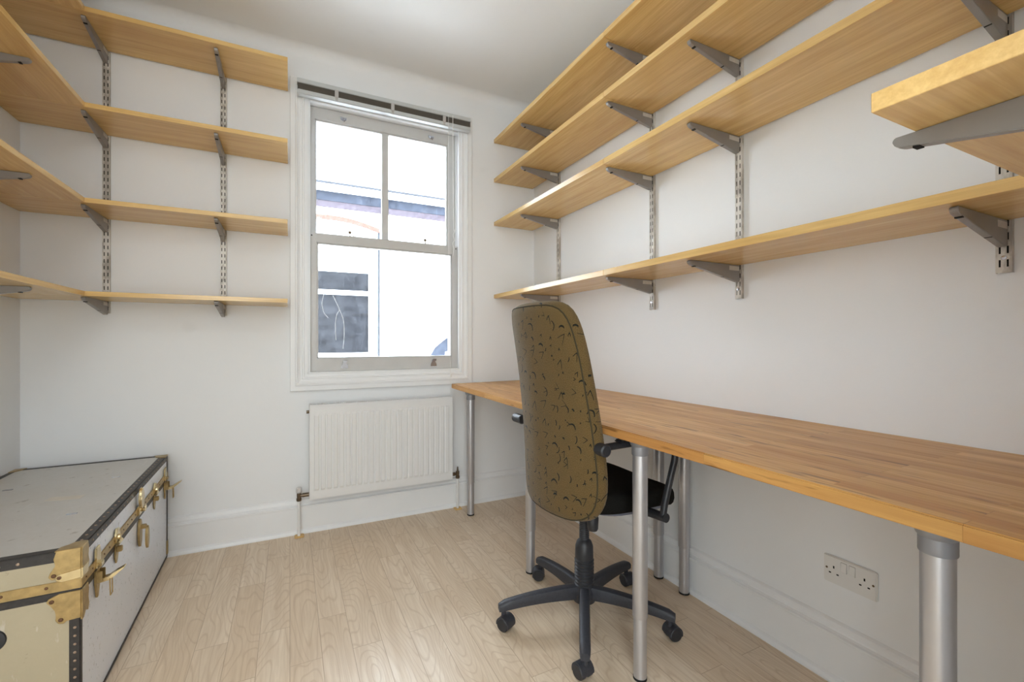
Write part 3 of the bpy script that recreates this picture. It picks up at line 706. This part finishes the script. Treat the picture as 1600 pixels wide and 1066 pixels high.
for v in b.verts:
    f = max(0.0, (v.co.x - 0.16) / 0.155); v.co.z -= 0.030 * f ** 1.6 - 0.004
o = link('seat_shell', b, M['bluegrey'], ch, smooth=True); o['label'] = 'blue-grey underside shell'
b = new(); lathe(b, [(0.016, 0.0), (0.019, 0.006), (0.021, 0.045), (0.018, 0.052)], seg=20, mat=Matrix.Translation((-0.045, -0.115, 0.385)))
link('adjustment_knob', b, M['blackplastic'], ch, smooth=True)
# backrest: tall reclined slab with a domed rear face, a piped seam and a gusset that wraps forward
NU = 96
def back_layers(xb=0.7793 - CX, xt=0.7033 - CX, yc=1.3498 - CY, phi=-0.0038, wt=0.1987, wb=0.2497, zb=0.4763, zt=1.2018, th=0.0581, wrap=0.0509, et=6.94, eb=5.30, curve=0.019):
    h = zt - zb; P = []
    for k in range(1441):
        a = 2 * PI * k / 1440; c, s_ = math.cos(a), math.sin(a); e = et if s_ >= 0 else eb
        zz = h / 2 + (1 if s_ >= 0 else -1) * h / 2 * abs(s_) ** (2 / e)
        P.append((math.copysign(abs(c) ** (2 / e), c) * (wb + (wt - wb) * zz / h), zz))
    acc = [0.0]
    for p, q in zip(P, P[1:]): acc.append(acc[-1] + math.hypot(q[0] - p[0], q[1] - p[1]))
    O = []; j = 0
    for k in range(NU):                       # even spacing round the outline
        t = acc[-1] * k / NU
        while acc[j + 1] < t: j += 1
        f = (t - acc[j]) / max(1e-9, acc[j + 1] - acc[j]); O.append((P[j][0] + (P[j + 1][0] - P[j][0]) * f, P[j][1] + (P[j + 1][1] - P[j][1]) * f))
    def place(d, s_, z):
        t = z / h; x = xb + (xt - xb) * t + curve * 4 * t * (1 - t) + d + wrap * (s_ / 0.2) ** 2
        return Vector((x * math.cos(phi) - s_ * math.sin(phi), yc + x * math.sin(phi) + s_ * math.cos(phi), z + zb))
    out = []
    for d, ins in ((-0.004, 0.19), (-0.003, 0.13), (-0.002, 0.07), (0.0, 0.030), (0.004, 0.012), (0.012, 0.004), (0.03, 0.0), (th * 0.6, 0.0), (th * 0.85, 0.006), (th, 0.03), (th + 0.004, 0.10)):
        sx, sz = 1 - ins / ((wt + wb) / 2), 1 - ins / (h / 2); ring = []
        for s0, z0 in O:
            s_, z = s0 * sx, (z0 - h / 2) * sz + h / 2; t = z / h
            z -= 0.018 * min(1, max(0, (t - 0.75) / 0.25)) * max(0, 1 - max(d, 0) / 0.05)
            ring.append(place(d, s_, z))
        out.append(ring)
    return out
LAY = back_layers()
b = new(); rr = [[b.verts.new(p) for p in ring] for ring in LAY]
for r0, r1 in zip(rr, rr[1:]):
    for i in range(NU): b.faces.new((r0[i], r0[(i + 1) % NU], r1[(i + 1) % NU], r1[i]))
for ring in (rr[0], rr[-1]):
    cv = b.verts.new(sum((v.co for v in ring), Vector((0, 0, 0))) / NU)
    for i in range(NU): b.faces.new((ring[i], ring[(i + 1) % NU], cv))
bk = link('backrest', b, M['backfab'], ch, smooth=True)
mid = [p + (LAY[4][i] - p) * 0.3 for i, p in enumerate(LAY[5])]
b = new(); tube(b, mid + [mid[0]], 0.0026, 8, False); p = link('piping', b, plain('dark_olive_piping', lin(58, 50, 30), 0.9), bk, smooth=True)
# back support bar
b = new(); tube(b, smoothpath([(0.0, 0.02, 0.44), (-0.06, 0.03, 0.445), (-0.095, 0.035, 0.47)], 5), 0.02, 10); link('back_bar', b, M['blackplastic'], ch, smooth=True)
# arms
for s in (-1, 1):
    yo = s * 0.300; ae = -0.160 if s < 0 else -0.132
    b = new(); pts = smoothpath([(0.075, s * 0.10, 0.452), (0.105, s * 0.20, 0.462), (0.112, yo + s * 0.012, 0.470)], 5)
    tube(b, pts, 0.0155, 14); A = link('arm_bar', b, M['blackplastic'], ch, smooth=True)
    b = new(); pts = smoothpath([(0.107, yo, 0.468), (0.118, yo, 0.520), (0.146, yo, 0.610), (0.163, yo, 0.665), (0.160, yo, 0.705), (0.125, yo, 0.731), (0.050, yo, 0.733), (-0.060, yo, 0.733), (ae + 0.005, yo, 0.730)], 7)
    tube(b, pts, 0.0115, 14); link('armrest', b, M['blackplastic'], ch, smooth=True)
    b = new(); box(b, -0.085, 0.10, yo - 0.020, yo + 0.020, 0.738, 0.750, 0.005); link('arm_plate', b, M['blackplastic'], ch, smooth=True)
    b = new(); tube(b, [(ae, yo - 0.040, 0.730), (ae, yo - 0.036, 0.730), (ae, yo + 0.026, 0.730), (ae, yo + 0.030, 0.730)], [0.015, 0.0195, 0.0195, 0.015], 18)
    link('arm_end', b, M['blackplastic'], ch, smooth=True)

# ------------------------------------------------------------------ travelling trunk
TW, TL, TH, SEAM = 0.545, 1.115, 0.500, 0.396
tr = thing('travel_trunk', 'scuffed grey metal travelling trunk with black edges and brass fittings, lower left', 'trunk', (-0.511, 1.612, 0.0), math.radians(1.6))
# local: x from -TW to 0 (0 = face toward the room), y from 0 to TL
def tl(name, bm, mat, parent=tr, smooth=False, label=None):
    o = link(name, bm, mat, parent, smooth=smooth)
    if label: o['label'] = label
    return o
b = new(); box(b, -TW, 0, 0, TL, 0.004, SEAM - 0.001, 0.004); body = tl('body', b, M['trunk_side'])
b = new(); box(b, -TW + 0.018, -0.018, -0.0012, 0.0, 0.02, SEAM - 0.018); tl('end_panel', b, M['trunk_end'], body)
b = new(); box(b, -TW, 0, 0, TL, SEAM + 0.001, TH, 0.006); lid = tl('lid', b, M['trunk_side'])
b = new(); box(b, -TW + 0.02, -0.02, 0.02, TL - 0.02, TH, TH + 0.0015); tl('top_panel', b, M['trunk_top'], lid, label='grey scuffed top')
b = new(); box(b, -TW + 0.018, -0.018, -0.0012, 0.0, SEAM + 0.020, TH - 0.018); tl('end_panel', b, M['trunk_end'], lid)
# black bindings
BWd, BT = 0.027, 0.0028
b = new()
for x0, x1 in ((-TW - BT, -TW + BWd), (-BWd, BT)): box(b, x0, x1, -BT, TL + BT, TH - 0.001, TH + BT, 0.001)
for y0, y1 in ((-BT, BWd * 0.9), (TL - BWd * 0.6, TL + BT)): box(b, -TW, 0, y0, y1, TH - 0.001, TH + BT - 0.0002, 0.001)
box(b, 0, BT, -BT, TL + BT, TH - 0.022, TH + BT, 0.001); box(b, -TW - BT, -TW, -BT, TL + BT, TH - 0.022, TH + BT, 0.001)
box(b, -TW, 0, -BT, 0, TH - 0.026, TH + 0.002, 0.001); box(b, -TW, 0, TL, TL + BT, TH - 0.026, TH + 0.002, 0.001)
tl('lid_binding', b, M['trunk_black'], lid, label='black lid edging')
b = new()
box(b, -0.022, 0.0022, -BT, 0.003, 0.008, SEAM - 0.02, 0.001); box(b, -0.002, BT, -BT, 0.008, 0.008, SEAM - 0.02, 0.001)
box(b, -TW - BT, -TW + 0.022, -BT, 0.003, 0.008, SEAM - 0.02, 0.001)
box(b, -0.002, BT, TL - 0.010, TL + BT, 0.008, TH - 0.02, 0.001)
box(b, 0, BT, 0, TL, 0.004, 0.014, 0.001); box(b, -TW, 0, -BT, 0, 0.004, 0.026, 0.001)
box(b, 0, BT, 0.0, TL, SEAM - 0.022, SEAM - 0.002, 0.001); box(b, -TW, 0, -BT, 0, SEAM - 0.022, SEAM - 0.002, 0.001)
tl('body_binding', b, M['trunk_black'], body, label='black body edging')
# brass valance along the lid foot
b = new(); box(b, 0.0, 0.0042, -0.003, TL, SEAM - 0.001, SEAM + 0.026, 0.001); box(b, -TW, 0.003, -0.0042, 0.0, SEAM - 0.001, SEAM + 0.026, 0.001)
tl('brass_valance', b, M['brass'], lid, label='brass strip round the lid foot')
def rivet(bm, p, nrm, r=0.0042, h=0.0016):
    mt = Matrix.Translation(p) @ Vector((0, 0, 1)).rotation_difference(Vector(nrm)).to_matrix().to_4x4()
    lathe(bm, [(r, 0), (r * 0.85, h * 0.7), (r * 0.4, h)], seg=10, mat=mt)
def one(name, mat, parent, p, nrm, r_, h=0.0016):
    bm = new(); rivet(bm, p, nrm, r_, h); tl(name, bm, mat, parent)
for k in range(22): one('valance_rivet', M['rust'], lid, (0.0042, 0.03 + k * 0.05, SEAM + 0.013), (1, 0, 0), 0.0028)
for k in range(6): one('valance_rivet', M['rust'], lid, (-0.066 - 0.085 * k, -0.0042, SEAM + 0.014), (0, -1, 0), 0.0042)
for k in range(13): one('edge_rivet', M['rivet'], body, (-0.010, -BT, 0.02 + k * 0.0225), (0, -1, 0), 0.0036)
for k in range(28): one('lid_rivet', M['rivet'], lid, (-0.014, 0.06 + k * 0.038, TH + BT), (0, 0, 1), 0.0036)
for k in range(28): one('lid_rivet', M['rivet'], lid, (BT, 0.05 + k * 0.038, TH - 0.011), (1, 0, 0), 0.003)
for k in range(10): one('lid_rivet', M['rivet'], lid, (-0.12 - k * 0.036, -BT, TH - 0.014), (0, -1, 0), 0.0042)
# brass corners
def corner(parent, z_lo, z_hi, lab, top):
    bm = new()
    # plate on the short end face (y=0 side): wavy trefoil outline
    zc = (z_lo + z_hi) / 2; hh = (z_hi - z_lo) / 2
    pts = [(0.003, z_hi), (-0.046, z_hi), (-0.052, z_hi - hh * 0.55), (-0.047, zc), (-0.058, zc - hh * 0.45), (-0.062, zc - hh * 0.75), (-0.055, z_lo + 0.001), (-0.043, z_lo + 0.004), (-0.034, z_lo + hh * 0.35), (-0.016, z_lo + hh * 0.25), (-0.008, z_lo), (0.003, z_lo)] if top else \
          [(0.003, z_hi), (-0.040, z_hi), (-0.062, z_hi - 0.010), (-0.066, z_hi - 0.018), (-0.058, z_hi - 0.027), (-0.048, zc - 0.002), (-0.046, zc - 0.012), (-0.048, z_lo + 0.012), (-0.042, z_lo + 0.002), (-0.032, z_lo), (-0.026, z_lo + 0.007), (0.003, z_lo + 0.007)]
    prism(bm, pts, 1, -0.0062, -0.001, 0.001, 1)
    pts2 = [(-0.003, z_hi), (0.040, z_hi), (0.046, z_hi - hh * 0.5), (0.040, zc), (0.048, zc - hh * 0.5), (0.040, z_lo + 0.004), (0.022, z_lo + hh * 0.4), (0.008, z_lo), (-0.003, z_lo)]
    prism(bm, pts2, 0, 0.001, 0.0060, 0.001, 1)
    if top: prism(bm, [(0.004, -0.005), (-0.050, -0.005), (-0.046, 0.022), (-0.030, 0.032), (-0.024, 0.046), (-0.006, 0.050), (0.004, 0.046)], 2, TH + 0.001, TH + 0.0052, 0.001, 1)
    o = tl('brass_corner', bm, M['brass'], parent, label=lab)
    return o
corner(lid, TH - 0.072, TH + 0.005, 'brass corner cap of the lid', True)
corner(body, SEAM - 0.088, SEAM - 0.006, 'brass corner plate of the body', False)
b = new(); prism(b, [(0.006, SEAM + 0.028), (-0.035, SEAM + 0.024), (-0.047, SEAM + 0.030), (-0.047, SEAM + 0.042), (-0.036, SEAM + 0.047), (0.006, SEAM + 0.054)], 1, -0.0075, -0.0035, 0.001, 1)
box(b, 0.002, 0.0075, -0.0075, 0.036, SEAM + 0.026, SEAM + 0.054, 0.001); tl('seam_plate', b, M['brassbright'], lid)
for x, z, pp in ((-0.051, TH - 0.060, lid), (-0.040, SEAM + 0.037, lid), (-0.055, SEAM - 0.024, body), (-0.037, SEAM - 0.076, body)): one('corner_rivet', M['rust'], pp, (x, -0.0070, z), (0, -1, 0), 0.0055, 0.0018)
# far brass corners of the lid top
for (x, sx) in ((-TW, 1), (0, -1)):
    bm = new(); prism(bm, [(x - sx * 0.004, TL + 0.005), (x + sx * 0.05, TL + 0.005), (x + sx * 0.04, TL - 0.025), (x + sx * 0.02, TL - 0.05), (x - sx * 0.004, TL - 0.055)], 2, TH + 0.001, TH + 0.0052, 0.001, 1)
    tl('brass_corner', bm, M['brass'], lid, label='far brass corner of the lid')
bm = new(); box(bm, -0.002, 0.0055, TL - 0.014, TL + 0.004, 0.02, 0.085, 0.001); tl('brass_corner', bm, M['brass'], body, label='brass foot corner at the far end')
# scraps and dents on the lid
b = new(); prism(b, [(-0.2498, 0.5355), (-0.243, 0.5756), (-0.1653, 0.557), (-0.1431, 0.5529), (-0.1484, 0.5105), (-0.2048, 0.5187)], 2, TH + 0.0014, TH + 0.0019); tl('paper_scrap', b, M['paper'], lid, label='torn pale label scrap')
for x, y in ((-0.1159, 0.3323), (-0.1121, 0.7763), (-0.4214, 0.7567)):
    b = new(); box(b, x - 0.014, x + 0.014, y - 0.006, y + 0.006, TH + 0.001, TH + 0.0035, 0.001); tl('lid_stud', b, M['chrome'], lid)
# oval handle mount on the short end
b = new(); lathe(b, [(0.030, 0), (0.028, 0.005), (0.01, 0.008)], seg=26, mat=Matrix.Translation((-0.170, 0.0, 0.300)) @ Matrix.Rotation(PI / 2, 4, 'X')); tl('handle_mount', b, M['blackplastic'], body, smooth=True)
# draw-bolt latches (open, with wire loops), hasps, and the long centre lock
def drawbolt(y):
    root = []
    bm = new(); prism(bm, [(y - 0.016, SEAM + 0.060), (y + 0.010, SEAM + 0.064), (y + 0.018, SEAM + 0.040), (y + 0.018, SEAM + 0.002), (y - 0.018, SEAM + 0.002), (y - 0.018, SEAM + 0.034)], 0, 0.003, 0.009, 0.001, 1)
    box(bm, 0.006, 0.018, y - 0.014, y + 0.014, SEAM + 0.004, SEAM + 0.018, 0.002)
    k = tl('latch_keeper', bm, M['brassbright'], lid)
    bm = new(); prism(bm, [(y - 0.018, SEAM - 0.006), (y + 0.018, SEAM - 0.006), (y + 0.018, SEAM - 0.045), (y + 0.008, SEAM - 0.068), (y + 0.004, SEAM - 0.086), (y - 0.006, SEAM - 0.086), (y - 0.010, SEAM - 0.066), (y - 0.018, SEAM - 0.045)], 0, 0.002, 0.0075, 0.001, 1)
    box(bm, 0.006, 0.020, y - 0.016, y - 0.012, SEAM - 0.040, SEAM - 0.008, 0.001); box(bm, 0.006, 0.020, y + 0.012, y + 0.016, SEAM - 0.040, SEAM - 0.008, 0.001)
    L = tl('draw_latch', bm, M['brass'], body)
    bm = new(); prism(bm, [(0.008, SEAM - 0.044), (0.034, SEAM - 0.040), (0.052, SEAM - 0.026), (0.070, SEAM - 0.010), (0.069, SEAM - 0.007), (0.048, SEAM - 0.018), (0.032, SEAM - 0.030), (0.008, SEAM - 0.032)], 1, y - 0.011, y + 0.011, 0.001, 1)
    tl('latch_lever', bm, M['brassbright'], body)
    bm = new(); tube(bm, [(0.036, y - 0.010, SEAM - 0.034), (0.037, y - 0.010, SEAM - 0.085), (0.037, y + 0.010, SEAM - 0.085), (0.036, y + 0.010, SEAM - 0.034)], 0.0017, 8)
    tl('wire_loop', bm, M['brass'], body)
drawbolt(0.115); drawbolt(1.045)
def hasp(y):
    bm = new(); prism(bm, [(y - 0.020, SEAM + 0.002), (y + 0.020, SEAM + 0.002), (y + 0.020, SEAM + 0.024), (y + 0.010, SEAM + 0.034), (y + 0.012, SEAM + 0.046), (y - 0.010, SEAM + 0.050), (y - 0.014, SEAM + 0.036), (y - 0.020, SEAM + 0.026)], 0, 0.003, 0.010, 0.001, 1)
    tube(bm, [(0.012, y - 0.020, SEAM + 0.002), (0.012, y + 0.020, SEAM + 0.002)], 0.006, 10)
    lathe(bm, [(0.010, 0.0), (0.009, 0.006), (0.004, 0.008)], seg=14, mat=Matrix.Translation((0.009, y, SEAM + 0.018)) @ Matrix.Rotation(PI / 2, 4, 'Y'))
    tl('hasp_plate', bm, M['brassbright'], lid)
    bm = new(); prism(bm, [(y - 0.015, SEAM - 0.004), (y + 0.015, SEAM - 0.004), (y + 0.015, SEAM - 0.044), (y + 0.004, SEAM - 0.066), (y - 0.006, SEAM - 0.066), (y - 0.015, SEAM - 0.048)], 0, 0.002, 0.006, 0.001, 1)
    box(bm, 0.005, 0.020, y - 0.007, y + 0.007, SEAM - 0.030, SEAM - 0.012, 0.002); tl('hasp_catch', bm, M['brass'], body)
hasp(0.300); hasp(0.835)
y = 0.585
def oval(bm, yc, zc, ry, rz, x0, x1, bev=0.0012):
    prism(bm, [(yc + ry * math.cos(2 * PI * k / 20), zc + rz * math.sin(2 * PI * k / 20)) for k in range(20)], 0, x0, x1, bev, 1)
b = new(); oval(b, y - 0.020, SEAM + 0.064, 0.022, 0.040, 0.010, 0.020); box(b, 0.003, 0.012, y - 0.034, y + 0.026, SEAM + 0.000, SEAM + 0.034, 0.002)
oval(b, y + 0.022, SEAM + 0.012, 0.018, 0.012, 0.012, 0.020); tl('lock_hasp', b, M['brassbright'], lid, label='tall brass centre hasp, raised')
b = new(); oval(b, y, SEAM - 0.075, 0.019, 0.054, 0.002, 0.010); oval(b, y + 0.004, SEAM - 0.096, 0.016, 0.044, 0.024, 0.032)
box(b, 0.008, 0.026, y - 0.008, y + 0.012, SEAM - 0.060, SEAM - 0.046, 0.002); tl('lock_plate', b, M['brass'], body, label='long brass centre lock plate')

# ------------------------------------------------------------------ outside: neighbouring house across the yard
YD = BY + 3.0
b = new(); box(b, -6, 8, BY + 0.3, YD + 6, -3.1, -3.0); struct('ground', b, M['ground'])
hs_ = thing('neighbour_house', 'white painted brick house with slate roof seen through the window', 'house', (0.5, YD, -3.0))
WX0, WX1, WZ0, WZ1 = -0.16, 0.985, 0.84, 2.43
b = new(); box(b, -5, WX0, YD, YD + 0.25, -3, 2.72); box(b, WX1, 7, YD, YD + 0.25, -3, 2.72); box(b, WX0, WX1, YD, YD + 0.25, -3, WZ0); box(b, WX0, WX1, YD, YD + 0.25, 2.60, 2.72)
def arc(x, base, h):   # segmental arch soffit height
    c = (WX0 + WX1) / 2; hw = (WX1 - WX0) / 2; return base + h * (1 - ((x - c) / hw) ** 2)
n = 16
for i in range(n):
    xa = WX0 + (WX1 - WX0) * i / n; xb = WX0 + (WX1 - WX0) * (i + 1) / n
    prism(b, [(xa, arc(xa, 2.415, 0.10)), (xb, arc(xb, 2.415, 0.10)), (xb, 2.60), (xa, 2.60)], 1, YD, YD + 0.25)
lo(b, hs_); link('brick_wall', b, M['brick'], hs_)
b = new()
for i in range(n):
    xa = WX0 - 0.02 + (WX1 - WX0 + 0.04) * i / n; xb = WX0 - 0.02 + (WX1 - WX0 + 0.04) * (i + 1) / n
    za, zb = arc(max(WX0, xa), 2.415, 0.10), arc(min(WX1, xb), 2.415, 0.10)
    prism(b, [(xa, za), (xb, zb), (xb, zb + 0.055), (xa, za + 0.055)], 1, YD - 0.012, YD + 0.01)
lo(b, hs_); link('brick_arch', b, M['redbrick'], hs_)
b = new(); box(b, -5, 7, YD - 0.02, YD + 0.1, 2.66, 2.735); lo(b, hs_); link('brick_course', b, M['mauve'], hs_)
b = new(); box(b, -5, 7, YD - 0.03, YD + 0.1, 2.735, 2.86); lo(b, hs_); link('fascia', b, M['soffit'], hs_)
b = new(); prism(b, [(YD - 0.14, 2.90), (YD - 0.13, 2.85), (YD - 0.08, 2.83), (YD - 0.03, 2.85), (YD - 0.03, 2.90)], 0, -5, 7); lo(b, hs_); link('gutter', b, M['farwhite'], hs_)
b = new(); box(b, -5, 7, YD - 0.15, YD - 0.02, 2.90, 2.925); lo(b, hs_); link('gutter_edge', b, M['gutter'], hs_)
b = new(); prism(b, [(YD - 0.10, 2.93), (YD + 4.5, 6.3), (YD + 4.5, 6.2), (YD - 0.02, 2.86)], 0, -5, 7)
lo(b, hs_); link('roof', b, M['slates'], hs_)
b = new(); box(b, WX1 + 0.0, WX1 + 0.024, YD - 0.006, YD + 0.02, -3, 2.44); lo(b, hs_); link('rough_edge', b, M['gutter'], hs_)
b = new()
fx = WX1 - 0.095
box(b, WX0, WX0 + 0.09, YD + 0.08, YD + 0.14, WZ0, 2.50); box(b, fx, WX1, YD + 0.08, YD + 0.14, WZ0, 2.50); box(b, WX0 + 0.09, fx, YD + 0.08, YD + 0.14, WZ0, WZ0 + 0.08)
box(b, WX0 + 0.09, fx, YD + 0.08, YD + 0.14, 1.632, 1.688); box(b, WX0 + 0.09, fx, YD + 0.08, YD + 0.14, 2.36, 2.50); box(b, WX0 - 0.04, WX1 - 0.004, YD - 0.05, YD + 0.07, WZ0 - 0.06, WZ0)
lo(b, hs_); fw = link('window_frame', b, M['farwhite'], hs_)
b = new(); box(b, WX0 + 0.09, fx, YD + 0.12, YD + 0.125, WZ0 + 0.08, 1.632); lo(b, hs_); link('lower_pane', b, M['darkglass'], fw)
b = new(); box(b, WX0 + 0.09, fx, YD + 0.12, YD + 0.125, 1.688, 1.915); lo(b, hs_); link('upper_pane', b, M['darkglass'], fw)
b = new(); box(b, WX0 + 0.09, fx, YD + 0.11, YD + 0.125, 1.915, 2.36); lo(b, hs_); link('window_blind', b, M['farwhite'], fw)
b = new(); prism(b, [(1.62, 0.80), (1.85, 0.80), (1.86, 0.92), (1.95, 0.94), (1.96, 1.08), (1.90, 1.12), (1.82, 1.06), (1.72, 0.98), (1.66, 0.88)], 1, YD - 0.004, YD + 0.01); lo(b, hs_); link('bare_patch', b, M['soffit'], hs_)
